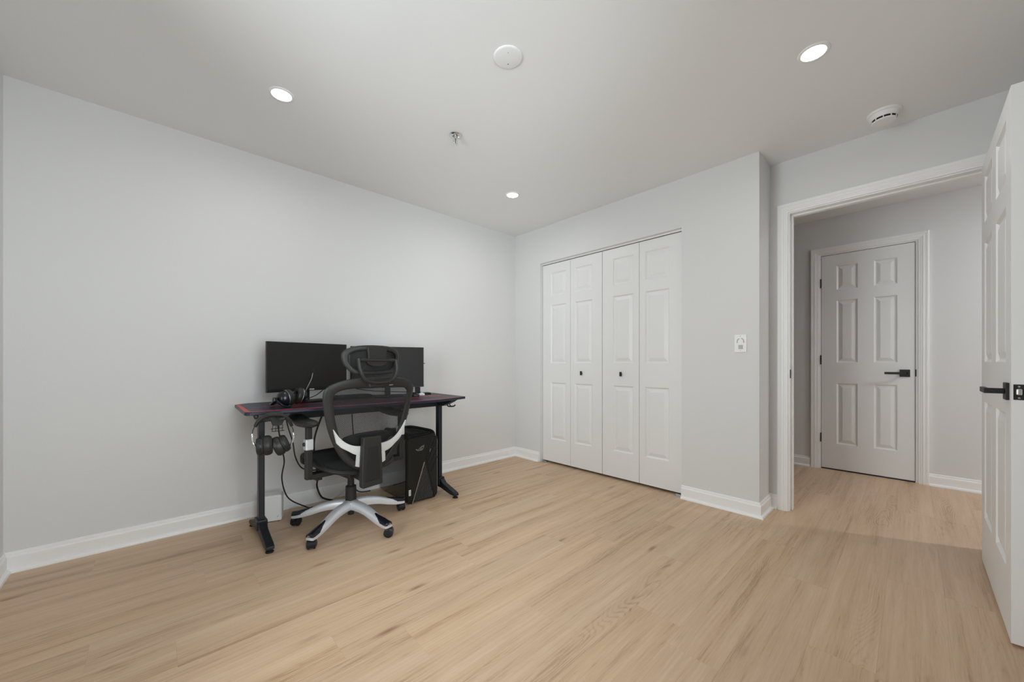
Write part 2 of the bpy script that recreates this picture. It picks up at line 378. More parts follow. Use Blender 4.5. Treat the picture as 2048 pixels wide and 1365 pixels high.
# closet bifold doors: front face x = 2.965, leaves run toward -y
LW = (CY1 - CY0 - .010) / 4
for n, (k0, yk) in enumerate(((0, 2.174), (2, 1.753))):
    d = bpy.data.objects.new('door_%d' % (n + 1), None); link(d); struct(d); d.location = (2.967, 0, 0)
    for k in (k0, k0 + 1):
        yl = CY1 - .004 - k * LW - (.002 if k > 1 else 0)
        outer_left = (k % 2 == 0)
        cols = ((.108, LW - .056),) if outer_left else ((.052, LW - .108),)
        lf = panel_door('leaf', LW - .003, .021, 2.0475, .03, cols, ((.250, .832), (1.030, 1.626), (1.722, 1.957)), d)
        lf.rotation_euler = (0, 0, -PI / 2); lf.location = (0, yl, 0)
        if (k == 1) or (k == 2):
            bm = bmesh.new(); yy = yl - yk
            lathe(bm, [(.006, 0), (.005, .012)], 12, frame_of((0, -1, 0), (yy, 0, .934)))
            box(bm, yy - .008, yy + .008, -.022, -.010, .934 - .019, .934 + .019)
            obj('knob', bm, M['blackmetal'], lf, bevel=.0015)
struct(obj('closet_track', B((2.962, 3.0, CY0, CY1, 2.0535, CZ)), M['trim']))
struct(obj('track_gap_shade', B((2.972, 2.990, CY0, CY1, 2.047, 2.0535)), M['blackmetal']))  # black strip stands in for the shaded gap above the leaves
for n_, yy in enumerate((CY1 - .03, CY0 + .03)):
    tag(obj('pivot_bracket', B((2.930, 2.968, yy - .028, yy + .028, 0, .002), (2.960, 2.968, yy - .028, yy + .028, 0, .012)), M['zinc']),
        'small zinc pivot bracket on the floor at the %s end of the closet opening' % ('corner' if n_ == 0 else 'doorway'), 'bracket', 'floor brackets of the closet doors')

def lever(parent, fx, fz, side, dirx, gap=0):
    """rose + lever on the face y=0 (side -1) of a slab; lever runs toward dirx"""
    h = obj('door_handle', B((fx - .032, fx + .032, -.009, 0, fz - .032, fz + .032)), M['blackmetal'], parent, bevel=.0015)
    bm = bmesh.new(); box(bm, fx - .010, fx + .010, -.046, -.009, fz - .010, fz + .010)
    x1 = fx + dirx * .125
    box(bm, min(fx - dirx * .010, x1), max(fx - dirx * .010, x1), -.058, -.044, fz - .010, fz + .010)
    obj('lever', bm, M['blackmetal'], h, bevel=.0015)
    return h
# open room door (front face local y=0 faces world +y): local x runs world -x from the hinge
d3 = panel_door('door_3', .865, .012, 2.042, .035, ((.112, .370), (.492, .752)), ROWS)
struct(d3); d3.rotation_euler = (0, 0, PI); d3.location = (3.132, -.2425, 0)
lever(d3, .800, .925, -1, -1)
bm = B((.865, .8665, .005, .030, .897, .953)); obj('latch_plate', bm, M['blackmetal'], d3)
bm = bmesh.new(); box(bm, .866, .876, .0105, .0245, .914, .938); obj('latch_bolt', bm, M['chrome'], d3, bevel=.004)
for zz in (.945, .904):
    bm = bmesh.new(); lathe(bm, [(.0035, 0), (.003, .001)], 12, frame_of((1, 0, 0), (.8663, .0175, zz))); obj('screw', bm, M['chrome'], d3)
for zz in (.30, 1.06, 1.81):
    bm = bmesh.new(); lathe(bm, [(.007, -.045), (.007, .045)], 12, Matrix.Translation((-.008, .040, zz))); obj('hinge', bm, M['blackmetal'], d3)
# hall door: front faces world -x
d4 = panel_door('door_4', .6275, .014, 2.073, .035, ((.113, .262), (.372, .521)), ROWS)
struct(d4); d4.rotation_euler = (0, 0, -PI / 2); d4.location = (XH + .004, .6215, 0)
lever(d4, .567, .942, -1, -1)
for zz in (.304, 1.063, 1.809):
    bm = B((-.009, .001, -.010, -.001, zz - .045, zz + .045)); obj('hinge', bm, M['blackmetal'], d4, bevel=.003)
struct(obj('door_gap_shade', B((XH + .012, XH + T, HY0 + .018, HY1 - .018, 0, .003)), M['dark_gap']))  # thin dark sheet stands in for the shade under the hall door

# ------------------------------------------------------------------ ceiling fixtures
LP = [((.484, 2.275), 'round recessed downlight shining above the computer desk, nearest the left wall'),
      ((2.18, 2.306), 'round recessed downlight shining in front of the closet, near the far corner'),
      ((2.174, .312), 'round recessed downlight nearest the open room door, largest glow on the right'),
      ((.484, .312), 'round recessed downlight overhead beside the camera, out of the picture')]
for (lx, ly), lab in LP:
    t = thing('ceiling_downlight', lab, 'light', (lx, ly, H), 0, 'recessed ceiling downlights')
    bm = bmesh.new(); lathe(bm, [(.060, 0), (.0595, -.002), (.057, -.004), (.048, -.0055), (.046, -.004), (.046, 0)], 48); obj('trim_ring', bm, M['white_plastic'], t, True)
    bm = bmesh.new(); lathe(bm, [(.046, -.0035), (.020, -.0042), (.001, -.0043)], 48, cap=False); obj('lens', bm, M['lens'], t, True)
    a = bpy.data.lights.new('lamp', 'AREA'); a.shape = 'DISK'; a.size = .1; a.energy = LAMP_W; a.color = (1, .985, .96); a.spread = math.radians(170)
    ao = bpy.data.objects.new('lamp', a); link(ao, t); ao.location = (0, 0, -.012)
t = thing('ceiling_downlight', 'added unseen recessed downlight in the hallway ceiling, brightens the hall', 'light', (3.95, -1.60, H), 0, 'recessed ceiling downlights')
bm = bmesh.new(); lathe(bm, [(.060, 0), (.0595, -.002), (.057, -.004), (.048, -.0055), (.046, -.004), (.046, 0)], 48); obj('trim_ring', bm, M['white_plastic'], t, True)
bm = bmesh.new(); lathe(bm, [(.050, -.0035), (.001, -.0043)], 48, cap=False); obj('lens', bm, M['lens'], t, True)
a = bpy.data.lights.new('lamp', 'AREA'); a.shape = 'DISK'; a.size = .1; a.energy = HALL_FILL_W; a.color = (.96, .985, 1)  # added lamp, brightens the hallway wall and door
ao = bpy.data.objects.new('lamp', a); link(ao, t); ao.location = (0, 0, -.012)

t = thing('ceiling_cover_plate', 'flat round white blank cover plate in the middle of the ceiling', 'cover plate', (1.183, 1.281, H))
bm = bmesh.new(); lathe(bm, [(.066, 0), (.066, -.0035), (.0635, -.006), (.060, -.007), (.0005, -.0075)], 56); obj('plate', bm, M['ceil'], t, True)
for dx, m_ in ((-.033, M['grey_print']), (.033, M['blackmetal'])):
    bm = bmesh.new(); lathe(bm, [(.0022, -.0072), (.0022, -.0085)], 10, Matrix.Translation((dx * .68, dx * .73, 0))); obj('screw', bm, m_, t)
t = thing('fire_sprinkler', 'small chrome pendent fire sprinkler hanging below the ceiling', 'sprinkler', (1.351, 1.941, H)); t.scale = (1.2, 1.2, 1.35)
bm = bmesh.new(); lathe(bm, [(.030, 0), (.030, -.003), (.024, -.006), (.018, -.006), (.016, -.002)], 32); obj('escutcheon', bm, M['chrome'], t, True)
bm = bmesh.new(); lathe(bm, [(.011, 0), (.011, -.012), (.007, -.014), (.007, -.020)], 20)
for s in (-1, 1): tube(bm, catmull([(s * .006, 0, -.016), (s * .011, 0, -.026), (s * .009, 0, -.036), (s * .002, 0, -.042)], 4), .0018, 6)
obj('body', bm, M['steel'], t, True)
bm = bmesh.new(); lathe(bm, [(.0018, -.019), (.0018, -.040)], 8); obj('glass_bulb', bm, M['blackmetal'], t)
bm = bmesh.new(); lathe(bm, [(.003, -.040), (.003, -.044), (.013, -.046), (.013, -.0475), (.001, -.048)], 20); obj('deflector', bm, M['chrome'], t, True)
t = thing('smoke_detector', 'round white smoke detector on the ceiling near the doorway', 'smoke detector', (2.985, .115, H), math.radians(35)); t.scale = (1, 1, 1.25)
bm = bmesh.new(); lathe(bm, [(.072, 0), (.072, -.006), (.070, -.009), (.064, -.010)], 48); obj('base_ring', bm, M['white_plastic'], t, True)
bm = bmesh.new(); lathe(bm, [(.063, -.008), (.061, -.022), (.054, -.030)], 48, cap=False); obj('housing', bm, M['white_plastic'], t, True)
bm = bmesh.new(); lathe(bm, [(.050, -.028), (.050, -.037)], 40); obj('vent_slot', bm, M['blackmetal'], t, True)
for i in range(10):
    bm = bmesh.new(); box(bm, .048, .054, -.002, .002, -.038, -.029, RZ(2 * PI * i / 10, 4, 'Z')); obj('vent_rib', bm, M['white_plastic'], t)
bm = bmesh.new(); lathe(bm, [(.051, -.037), (.048, -.042), (.020, -.044), (.001, -.044)], 40); obj('cap', bm, M['white_plastic'], t, True)

# wall control
t = thing('wall_control', 'white wall plate with arched sensor window and grey square button', 'wall control', (XB, .816, 1.165))
obj('plate', B((-.005, 0, -.038, .038, -.061, .061)), M['white_plastic'], t, bevel=.003)
obj('button', B((-.009, -.005, -.014, .012, -.038, -.010)), M['grey_print'], t, bevel=.001)
bm = bmesh.new(); tube(bm, catmull([(-.006, .020, .004), (-.006, .018, .024), (-.006, .008, .034)], 5), .0028, 6); tube(bm, catmull([(-.006, -.020, .004), (-.006, -.018, .024), (-.006, -.006, .035)], 5), .0028, 6)
obj('sensor_arch', bm, M['grey_print'], t)
for zz in (-.050, .050):
    bm = bmesh.new(); lathe(bm, [(.0028, 0), (.0028, .001)], 10, frame_of((-1, 0, 0), (-.005, 0, zz))); obj('screw', bm, M['grey_print'], t)

# ------------------------------------------------------------------ desk
DZ = .765
desk = thing('gaming_desk', 'long dark laminate desk with red edge stripes on black metal T legs', 'desk', (1.075, 2.65, 0))
DX, DY = 1.075, 2.65
def dl(p): return [(x - DX, y - DY) for x, y in p]
top_poly = dl([(.352, 2.462), (.350, 2.472), (.370, 2.96), (.445, 3.025), (1.745, 3.025), (1.815, 2.95), (1.800, 2.452), (1.795, 2.445), (1.62, 2.395), (1.50, 2.365), (1.40, 2.365), (1.00, 2.395), (.372, 2.442), (.358, 2.450)])
bm = bmesh.new(); prism(bm, top_poly, DZ - .018, DZ); obj('desktop', bm, M['desk'], desk, bevel=.003)
def ribbon(pts, ws):
    bm = bmesh.new(); P = [Vector((x - DX, y - DY, DZ + .0006)) for x, y in pts]; rows = []
    for i, p in enumerate(P):
        a, b = P[max(i - 1, 0)], P[min(i + 1, len(P) - 1)]; t_ = (b - a).normalized(); n_ = Vector((-t_.y, t_.x, 0)); w = ws[i] / 2
        rows.append((bm.verts.new(p + n_ * w), bm.verts.new(p - n_ * w)))
    for r1, r2 in zip(rows, rows[1:]): bm.faces.new((r1[0], r1[1], r2[1], r2[0]))
    return bm
obj('edge_stripe', ribbon([(.382, 2.94), (.374, 2.70), (.366, 2.50), (.372, 2.472), (.392, 2.462), (1.00, 2.416), (1.40, 2.386), (1.50, 2.386), (1.62, 2.415), (1.78, 2.458)], [.018, .022, .024, .024, .030, .030, .030, .030, .026, .010]), M['red'], desk)
obj('inner_stripe', ribbon([(.42, 2.69), (.56, 2.69), (.85, 2.71), (1.10, 2.68), (1.35, 2.66), (1.485, 2.65), (1.62, 2.66), (1.74, 2.655)], [.006, .020, .020, .020, .020, .040, .050, .010]), M['red'], desk)
obj('inner_stripe', ribbon([(.59, 2.60), (.64, 2.615), (.70, 2.63)], [.008, .045, .008]), M['red'], desk)
obj('cross_beam', B((.46 - DX, 1.69 - DX, -.020, .015, DZ - .082, DZ - .018)), M['deskmetal'], desk, bevel=.002)
for cx in (.455, 1.672):
    s = 1 if cx > 1 else -1; x = cx - DX
    bm = bmesh.new()
    prism(bm, [(-.22, 0), (.24, 0), (.24, .012), (.05, .055), (-.10, .055), (-.22, .012)], x - .02, x + .02, Matrix(((0, 0, 1, 0), (1, 0, 0, 0), (0, -1, 0, DZ - .018), (0, 0, 0, 1))))
    if s > 0: prism(bm, [(0, 0), (.115, 0), (0, .045)], -.13, -.10, Matrix(((1, 0, 0, x + .02), (0, 0, 1, 0), (0, -1, 0, DZ - .018), (0, 0, 0, 1))))
    obj('side_bracket', bm, M['deskmetal'], desk, bevel=.0015)
    obj('column', B((x - .015, x + .015, -.040, .010, .07, DZ - .06)), M['deskmetal'], desk, bevel=.003)
    bm = bmesh.new()   # arched foot: side profile (y, z)
    prism(bm, [(-.262, .018), (-.262, .034), (-.235, .046), (-.10, .080), (-.065, .105), (.055, .105), (.09, .080), (.215, .046), (.240, .034), (.240, .018), (.19, .018), (.06, .040), (-.07, .040), (-.20, .018)], x - .021, x + .021, Matrix(((0, 0, 1, 0), (1, 0, 0, 0), (0, 1, 0, 0), (0, 0, 0, 1))))
    ft = obj('foot', bm, M['deskmetal'], desk, bevel=.004)
    obj('column_collar', B((x - .027, x + .027, -.058, .030, .060, .118)), M['deskmetal'], desk, bevel=.006)
    for fy in (-.245, .222):
        bm = bmesh.new(); lathe(bm, [(.019, 0), (.021, .003), (.019, .008), (.007, .011), (.007, .020)], 20, Matrix.Translation((x, fy, 0))); obj('leveling_foot', bm, M['rubber'], ft, True)
# small hooks under the right and left ends
bm = bmesh.new(); tube(bm, catmull([(.590, -.145, .748), (.590, -.150, .702), (.600, -.155, .692), (.640, -.16, .690), (.655, -.16, .700)], 4), .0055, 8)
tube(bm, catmull([(.610, -.145, .748), (.610, -.150, .706), (.618, -.155, .693)], 4), .004, 8); obj('bag_hook', bm, M['deskmetal'], desk, True)
bm = bmesh.new()
tube(bm, [(-.668 + .009 * math.cos(i * PI / 8), -.16, .734 + .009 * math.sin(i * PI / 8)) for i in range(16)], .003, 6, True); box(bm, -.680, -.656, -.163, -.157, .742, .748)
obj('cable_hook', bm, M['deskmetal'], desk, True)

# ------------------------------------------------------------------ monitors
def monitor(label, p0, p1, ztop, hgt, neck, group):
    a, b = Vector((*p0, 0)), Vector((*p1, 0)); w = (b - a).length; ang = math.atan2(b.y - a.y, b.x - a.x); mid = (a + b) / 2
    t = thing('computer_monitor', label, 'monitor', (mid.x, mid.y, DZ), ang, group)
    zt = ztop - DZ; zb = zt - hgt
    bm = B((-w / 2, w / 2, .004, .022, zb, zt)); box(bm, -w / 2 + .06, w / 2 - .06, .022, .046, zb + .05, zt - .06); obj('housing', bm, M['bezel'], t, bevel=.002)
    obj('chin', B((-w / 2, w / 2, .0, .006, zb, zb + .019)), M['bezel'], t, bevel=.001)
    obj('screen', B((-w / 2 + .003, w / 2 - .003, .0015, .005, zb + .020, zt - .003)), M['screen'], t)
    bm = B((-.022, .022, .050, .062, .010, zb + .16)); box(bm, -.03, .03, .044, .054, zb + .10, zb + .20); obj('stand_neck', bm, M['bezel'], t, bevel=.004)
    bm = bmesh.new(); prism(bm, [(-.10, -.05), (.10, -.05), (.11, -.04), (.11, .08), (-.11, .08), (-.11, -.04)], 0, .012); obj('stand_base', bm, M['bezel'], t, bevel=.003)
    return t, zb, w
m1, zb, w = monitor('black flat monitor, left of the two, behind the gaming headset', (.5105, 2.773), (1.039, 2.888), 1.168, .325, 0, 'pair of monitors on the desk')
# maker's lettering on the chin, built as strokes
def strokes(segs, origin, sx, sz, y0, y1, thk):
    bm = bmesh.new()
    for (x0, z0_), (x1, z1_) in segs:
        a = Vector((origin[0] + x0 * sx, 0, origin[1] + z0_ * sz)); b = Vector((origin[0] + x1 * sx, 0, origin[1] + z1_ * sz)); d = b - a
        if d.length < 1e-6: continue
        u = d.normalized(); n_ = Vector((-u.z, 0, u.x)) * thk / 2
        vs = [a - n_ - u * thk / 2, b - n_ + u * thk / 2, b + n_ + u * thk / 2, a + n_ - u * thk / 2]
        f = [bm.verts.new((v.x, y0, v.z)) for v in vs]; g = [bm.verts.new((v.x, y1, v.z)) for v in vs]
        bm.faces.new(f); bm.faces.new(g[::-1])
        for i in range(4): bm.faces.new((f[i], f[(i + 1) % 4], g[(i + 1) % 4], g[i]))
    return bm
ASUS = [((0, 0), (.5, 1)), ((.5, 1), (1, 1)), ((1, 1), (1, 0)), ((.35, .45), (1, .45)),
        ((1.4, 0), (2.2, 0)), ((2.2, 0), (2.2, .5)), ((2.2, .5), (1.4, .5)), ((1.4, .5), (1.4, 1)), ((1.4, 1), (2.3, 1)),
        ((2.7, 1), (2.7, 0)), ((2.7, 0), (3.5, 0)), ((3.5, 0), (3.5, 1)),
        ((3.9, 0), (4.7, 0)), ((4.7, 0), (4.7, .5)), ((4.7, .5), (3.9, .5)), ((3.9, .5), (3.9, 1)), ((3.9, 1), (4.8, 1))]
obj('maker_lettering', strokes(ASUS, (-.006, zb + .0055), .0066, .0066, -.0008, .0004, .0018), M['white_print'], m1)
m2, zb2, w2 = monitor('black flat monitor, right of the two, partly behind the chair headrest', (1.083, 2.940), (1.618, 2.778), 1.160, .325, 0, 'pair of monitors on the desk')
obj('usb_plug', B((w2 / 2, w2 / 2 + .012, .010, .018, zb2 + .19, zb2 + .196)), M['bezel'], m2)

# keyboard, mouse, paper, dock
t = thing('keyboard', 'slim dark keyboard lying at the back of the desk behind the chair', 'keyboard', (1.06, 2.915, DZ), 0)
obj('case', B((-.165, .165, -.055, .055, .002, .020)), M['bezel'], t, bevel=.003)
for r in range(4):
    for c in range(14):
        pass
bm = bmesh.new()
for r in range(4):
    for c in range(12): box(bm, -.156 + c * .0262, -.156 + c * .0262 + .022, -.050 + r * .025, -.028 + r * .025, .020, .026)
k = obj('keys', bm, M['plastic'], t); k['kind'] = 'stuff'
def blob(bm, c, r, m3=None, u=16, v=10):
    bmesh.ops.create_uvsphere(bm, u_segments=u, v_segments=v, radius=1, matrix=(m3 or Matrix.Identity(4)) @ Matrix.Translation(c) @ Matrix.Diagonal((*r, 1)))
t = thing('computer_mouse', 'dark computer mouse on the desk right of the chair back', 'mouse', (1.495, 2.72, DZ), math.radians(10))
bm = bmesh.new(); blob(bm, (0, 0, .008), (.032, .056, .027))
for v in bm.verts:
    if v.co.z < 0: v.co.z = 0
obj('shell', bm, M['gloss'], t, True); obj('wheel', B((-.003, .003, .018, .034, .028, .036)), M['plastic'], t, bevel=.001)
bm = bmesh.new(); bmesh.ops.create_icosphere(bm, subdivisions=3, radius=.027)
rr = random.Random(4)
for v in bm.verts: v.co *= rr.uniform(.72, 1.08); v.co.z = max(v.co.z * .62, -.010) + .010
o = obj('crumpled_paper', bm, M['paper']); o.location = (1.575, 2.735, DZ); tag(o, 'small crumpled piece of white paper on the desk beside the mouse', 'paper')
t = thing('dock_stand', 'small black block standing on a flat base under the right monitor', 'stand', (1.655, 2.885, DZ), math.radians(-17))
obj('base', B((-.085, .075, -.045, .045, 0, .014)), M['bezel'], t, bevel=.004); obj('upright', B((-.050, -.008, -.004, .020, .014, .062)), M['bezel'], t, bevel=.003)

# cables
def cable(name, pts, r, label, parent=None, m='cable', n=8):
    bm = bmesh.new(); tube(bm, catmull(pts, n), r, 8); o = obj(name, bm, M[m], parent, True)
    if parent is None: tag(o, label, 'cable')
    return o
cable('power_cable', [(.530, 2.60, .747), (.541, 2.63, .65), (.573, 2.68, .498), (.589, 2.70, .414), (.585, 2.74, .296), (.633, 2.80, .152), (.74, 2.84, .058), (.82, 2.86, .012), (.90, 2.88, .006)], .0042, 'black cable from the left desk end looping down to the floor beside the white box')
cable('power_cable', [(.568, 2.60, .747), (.586, 2.60, .65), (.612, 2.60, .55), (.626, 2.60, .46), (.652, 2.60, .395), (.69, 2.61, .362), (.75, 2.63, .345), (.82, 2.65, .335)], .0040, 'black cable curving from the desk down behind the left armrest post')
cable('power_cable', [(.872, 2.79, .747), (.843, 2.80, .677), (.812, 2.85, .536), (.808, 2.87, .437), (.830, 2.90, .312), (.847, 2.92, .215), (.848, 2.94, .143), (.885, 2.95, .055), (.96, 2.96, .012)], .0062, 'thick black cable hanging behind the chair seat down to the baseboard')
cable('thin_cable', [(.640, 2.95, .008), (.70, 2.965, .028), (.76, 2.955, .018), (.84, 2.95, .010), (.95, 2.97, .012), (1.05, 2.99, .05), (1.10, 3.00, .12)], .002, 'thin pale cable lying along the baseboard behind the chair base', m='clearcable')
cable('monitor_cable', [(.72, 2.79, .79), (.76, 2.80, .795), (.82, 2.83, .815), (.875, 2.875, .852), (.89, 2.90, .90)], .003, 'thin black cable rising from the headset to the left monitor')
cable('monitor_cable', [(1.05, 2.92, .90), (1.10, 2.93, .845), (1.22, 2.93, .815), (1.38, 2.90, .800), (1.52, 2.88, .79)], .003, 'thin black cable drooping below the right monitor seen through the mesh back')
for i, (xa, xb) in enumerate(((1.40, 1.475), (1.415, 1.49))):
    cable('tower_cable', [(xa, 2.70, .742), (xa + .02, 2.74, .69), (xa + .035, 2.80, .62), (xb - .02, 2.84, .56), (xb, 2.86, .52), (xb, 2.87, .50)], .0035, 'black cable hanging from the desk into the top of the computer tower, ' + ('left strand' if i == 0 else 'right strand'))
cable('tower_cable', [(1.02, 2.74, .742), (1.03, 2.76, .62), (1.05, 2.79, .50), (1.07, 2.82, .36), (1.06, 2.86, .20), (1.12, 2.90, .06), (1.24, 2.95, .02)], .004, 'black cable hanging straight down behind the mesh chair back')

# ------------------------------------------------------------------ computer tower
TX0, TX1, TY0, TY1, TZ = 1.333, 1.585, 2.515, 2.975, .497
tw = thing('computer_tower', 'tall black gaming computer tower with slanted mesh front beside the chair', 'computer', (TX0, TY0, 0))
tww, twd = TX1 - TX0, TY1 - TY0
obj('case', B((.012, tww, .030, twd, .015, TZ - .012)), M['plastic_soft'], tw, bevel=.004)
# front panel: flat slab with chamfered foot, its face cut by an angular seam
bm = bmesh.new(); prism(bm, [(.0, .010), (.20, .006), (tww - .025, .006), (tww - .004, .030), (tww, .07), (tww, TZ - .03), (tww - .05, TZ - .005), (0, TZ - .020)], 0, .034, Matrix(((1, 0, 0, 0), (0, 0, 1, 0), (0, 1, 0, 0), (0, 0, 0, 1))))
obj('front_panel', bm, M['plastic_soft'], tw, bevel=.005)
FM = Matrix(((1, 0, 0, 0), (0, 0, 1, -.006), (0, 1, 0, 0), (0, 0, 0, 1)))
bm = bmesh.new(); prism(bm, [(.0, .010), (.030, .004), (.128, .290), (.150, .330), (.208, TZ - .012), (.0, TZ - .022)], 0, .008, FM); obj('smooth_plate', bm, M['bezel'], tw, bevel=.002)
def bar(name, a, b, wd, yy, m_, parent=tw):
    return obj(name, strokes([((a[0], a[1]), (b[0], b[1]))], (0, 0), 1, 1, yy - .002, yy + .003, wd), m_, parent)
bar('silver_edge', (.034, .004), (.132, .288), .004, -.006, M['steel'])
# slanting grille slats in the lower triangle, each its own
for i in range(13):
    x0 = .045 + i * .0125
    zt_ = .285 - i * .022
    a = (x0, .020); ln = max(.03, zt_)
    b = (x0 + .345 * (ln) * .9, .020 + ln)
    # clip against the right seam running from (.150,.330) to (.222,.020)
    while b[0] > .150 + (.330 - b[1]) * .232 and b[1] > .05: b = (b[0] - .0035, b[1] - .010)
    bar('grille_slat', a, b, .0050, -.003, M['slat'])
for a, b in (((.160, .325), (.232, TZ - .03)), ((.168, .300), (.238, .430)), ((.180, .255), (.244, .375)), ((.192, .205), (.246, .310)), ((.150, .330), (.222, .020)), ((.205, TZ - .03), (.150, .330))):
    bar('panel_crease', a, b, .005, -.001, M['gloss'])
bar('right_highlight', (tww - .004, .08), (tww - .004, TZ - .05), .002, .001, M['steel'])
for x_, z_ in ((.186, .378), (.180, .362), (.183, .370)): bar('indicator', (x_, z_), (x_ + .001, z_ + .003), .0014, -.003, M['white_print'])
# angular eye-shaped emblem
EM = [((-1.05, .12), (-.72, .02)), ((-.95, .0), (-.55, -.28)), ((-.55, -.28), (-.30, .12)), ((-.62, -.12), (-.25, -.34)), ((-.30, .12), (.12, .50)), ((.12, .50), (.55, .72)), ((.55, .72), (.95, .78)), ((.95, .78), (.80, .30)), ((.80, .30), (.60, -.12)), ((.60, -.12), (.36, -.28)), ((.36, -.28), (-.12, -.22)), ((-.12, -.22), (.08, .10)), ((.08, .10), (.40, .42)), ((.40, .42), (.74, .55)), ((.42, .10), (.22, -.10)), ((.42, .10), (.52, -.08)), ((-.25, -.34), (-.40, .02)), ((-.40, .02), (.10, .38))]
obj('emblem', strokes(EM, (.098, .392), .034, .031, -.0078, -.006, .0032), M['logo'], tw)
obj('spec_label', B((.006, .022, -.0068, -.006, .066, .108)), M['white_print'], tw)
bm = bmesh.new()
for i in range(5): box(bm, .008 + (i % 2) * .002, .018 + (i % 3) * .001, -.0074, -.0066, .071 + i * .007, .0735 + i * .007)
obj('label_print', bm, M['bezel'], tw)
# left side: dark reflective glass with a thin wrinkled protective film
obj('side_glass', B((.002, .010, .040, twd - .006, .018, TZ - .03)), M['towerglass'], tw)
# top: raised handles and vent
bm = bmesh.new(); box(bm, .02, tww - .02, .03, twd - .02, TZ - .012, TZ - .004); obj('top_cover', bm, M['plastic_soft'], tw, bevel=.003)
bm = bmesh.new(); tube(bm, catmull([(.235, .03, TZ - .01), (.232, .06, TZ + .006), (.215, .12, TZ + .012), (.195, .30, TZ + .012), (.19, .42, TZ - .008)], 5), .012, 8); obj('top_handle', bm, M['plastic_soft'], tw, True)
bm = bmesh.new(); tube(bm, catmull([(.03, .05, TZ - .012), (.03, .10, TZ + .006), (.03, .38, TZ + .006), (.03, .43, TZ - .012)], 5), .010, 8); obj('top_handle', bm, M['plastic_soft'], tw, True)
for i in range(9): obj('top_vent_slat', B((.055, .175, .06 + i * .035, .075 + i * .035, TZ - .005, TZ + .002)), M['bezel'], tw)
obj('base_rail', B((.02, .045, .05, twd - .05, 0, .016), (tww - .045, tww - .02, .05, twd - .05, 0, .016)), M['rubber'], tw)

# ------------------------------------------------------------------ white box
t = thing('wifi_router', 'white plastic box with a small tick mark on the floor behind the left desk leg', 'router', (.560, 2.895, 0), math.radians(-19))
bm = B((-.062, .062, -.048, .048, .003, .172)); obj('shell', bm, M['white_plastic'], t, bevel=.010, seg=3)
obj('tick_mark', strokes([((-.5, .3), (0, -.3)), ((0, -.3), (.7, 1))], (.040, .034), .008, .009, -.0505, -.0485, .0022), M['grey_print'], t)
obj('foot_pad', B((-.05, .05, -.04, .04, 0, .004)), M['rubber'], t)

# ------------------------------------------------------------------ headphones hanging under the desk on a cradle
hk = thing('headphone_hook', 'black plastic cradle with wire grille clamped under the left desk edge', 'hook', (.497, 2.425, .747))
bm = bmesh.new()
prism(bm, [(-.062, 0), (.062, 0), (.050, -.018), (.032, -.030), (.020, -.062), (-.024, -.062), (-.034, -.030), (-.055, -.018)], -.010, .010, Matrix(((1, 0, 0, 0), (0, 0, 1, 0), (0, 1, 0, 0), (0, 0, 0, 1))))
obj('cradle', bm, M['plastic'], hk, bevel=.002)
obj('clamp', B((-.030, .030, -.005, .060, -.012, 0)), M['plastic'], hk, bevel=.002)
obj('arm', B((-.012, .012, -.110, .010, -.020, -.008)), M['plastic'], hk, bevel=.002)
for i in range(4): 
    bm = bmesh.new(); tube(bm, [(-.024 + i * .016, -.006, -.060), (-.028 + i * .016, -.012, -.082), (-.032 + i * .016, -.030, -.090)], .0016, 6); obj('grille_wire', bm, M['blackmetal'], hk)
for yy, zz in ((-.010, -.078), (-.030, -.090)):
    bm = bmesh.new(); tube(bm, [(-.034, yy, zz), (.026, yy, zz)], .0018, 6); obj('grille_wire', bm, M['blackmetal'], hk)

hp = thing('headphones', 'black padded headphones with silver yokes hanging below the left desk edge', 'headphones', (.462, 2.350, .540), math.radians(-10)); hp.scale = (.87, .87, .88)
band = catmull([(-.094, 0, .178), (-.078, 0, .208), (-.045, 0, .234), (0, 0, .243), (.045, 0, .236), (.080, 0, .206), (.098, 0, .165)], 6)
nb = len(band)
bm = bmesh.new(); tube(bm, band, [.011 + .008 * math.sin(PI * i / (nb - 1)) for i in range(nb)], 10, False, [.009 + .006 * math.sin(PI * i / (nb - 1)) for i in range(nb)]); obj('headband', bm, M['leather'], hp, True)
for s in (-1, 1):
    zt_ = .180 if s < 0 else .168
    bm = bmesh.new(); tube(bm, catmull([(s * .095, 0, zt_), (s * .104, 0, zt_ - .022), (s * .107, 0, zt_ - .045)], 4), .0025, 6); obj('slider_rod', bm, M['blackmetal'], hp)
    yt = zt_ - .043
    bm = bmesh.new(); tube(bm, catmull([(s * .107, 0, yt), (s * .108, -.006, yt - .020), (s * .102, -.022, yt - .045), (s * .090, -.034, yt - .072)], 5), .0050, 8, False, .0035); yo_ = obj('yoke', bm, M['chrome'], hp, True)
    ax = Vector((1, 0, .06)).normalized() if s < 0 else Vector((-1, 0, -.42)).normalized()
    mm = frame_of(ax, Vector((-.080 if s < 0 else .070, 0, .058 if s < 0 else .068))) @ Matrix.Diagonal((1.24, 1.28, 1.08, 1))
    cup = bmesh.new(); lathe(cup, [(.022, -.010), (.036, -.006), (.041, .004), (.042, .020), (.039, .026)], 28, mm); cu = obj('ear_cup', cup, M['plastic'], hp, True)
    cup = bmesh.new(); lathe(cup, [(.038, .024), (.044, .028), (.047, .042), (.046, .056), (.040, .067), (.030, .070), (.024, .064), (.001, .062)], 28, mm); obj('ear_cushion', cup, M['leather'], hp, True)
    cup = bmesh.new(); lathe(cup, [(.0422, .010), (.0428, .012), (.0422, .014)], 28, mm, cap=False); obj('accent_ring', cup, M['gloss'], cu, True)

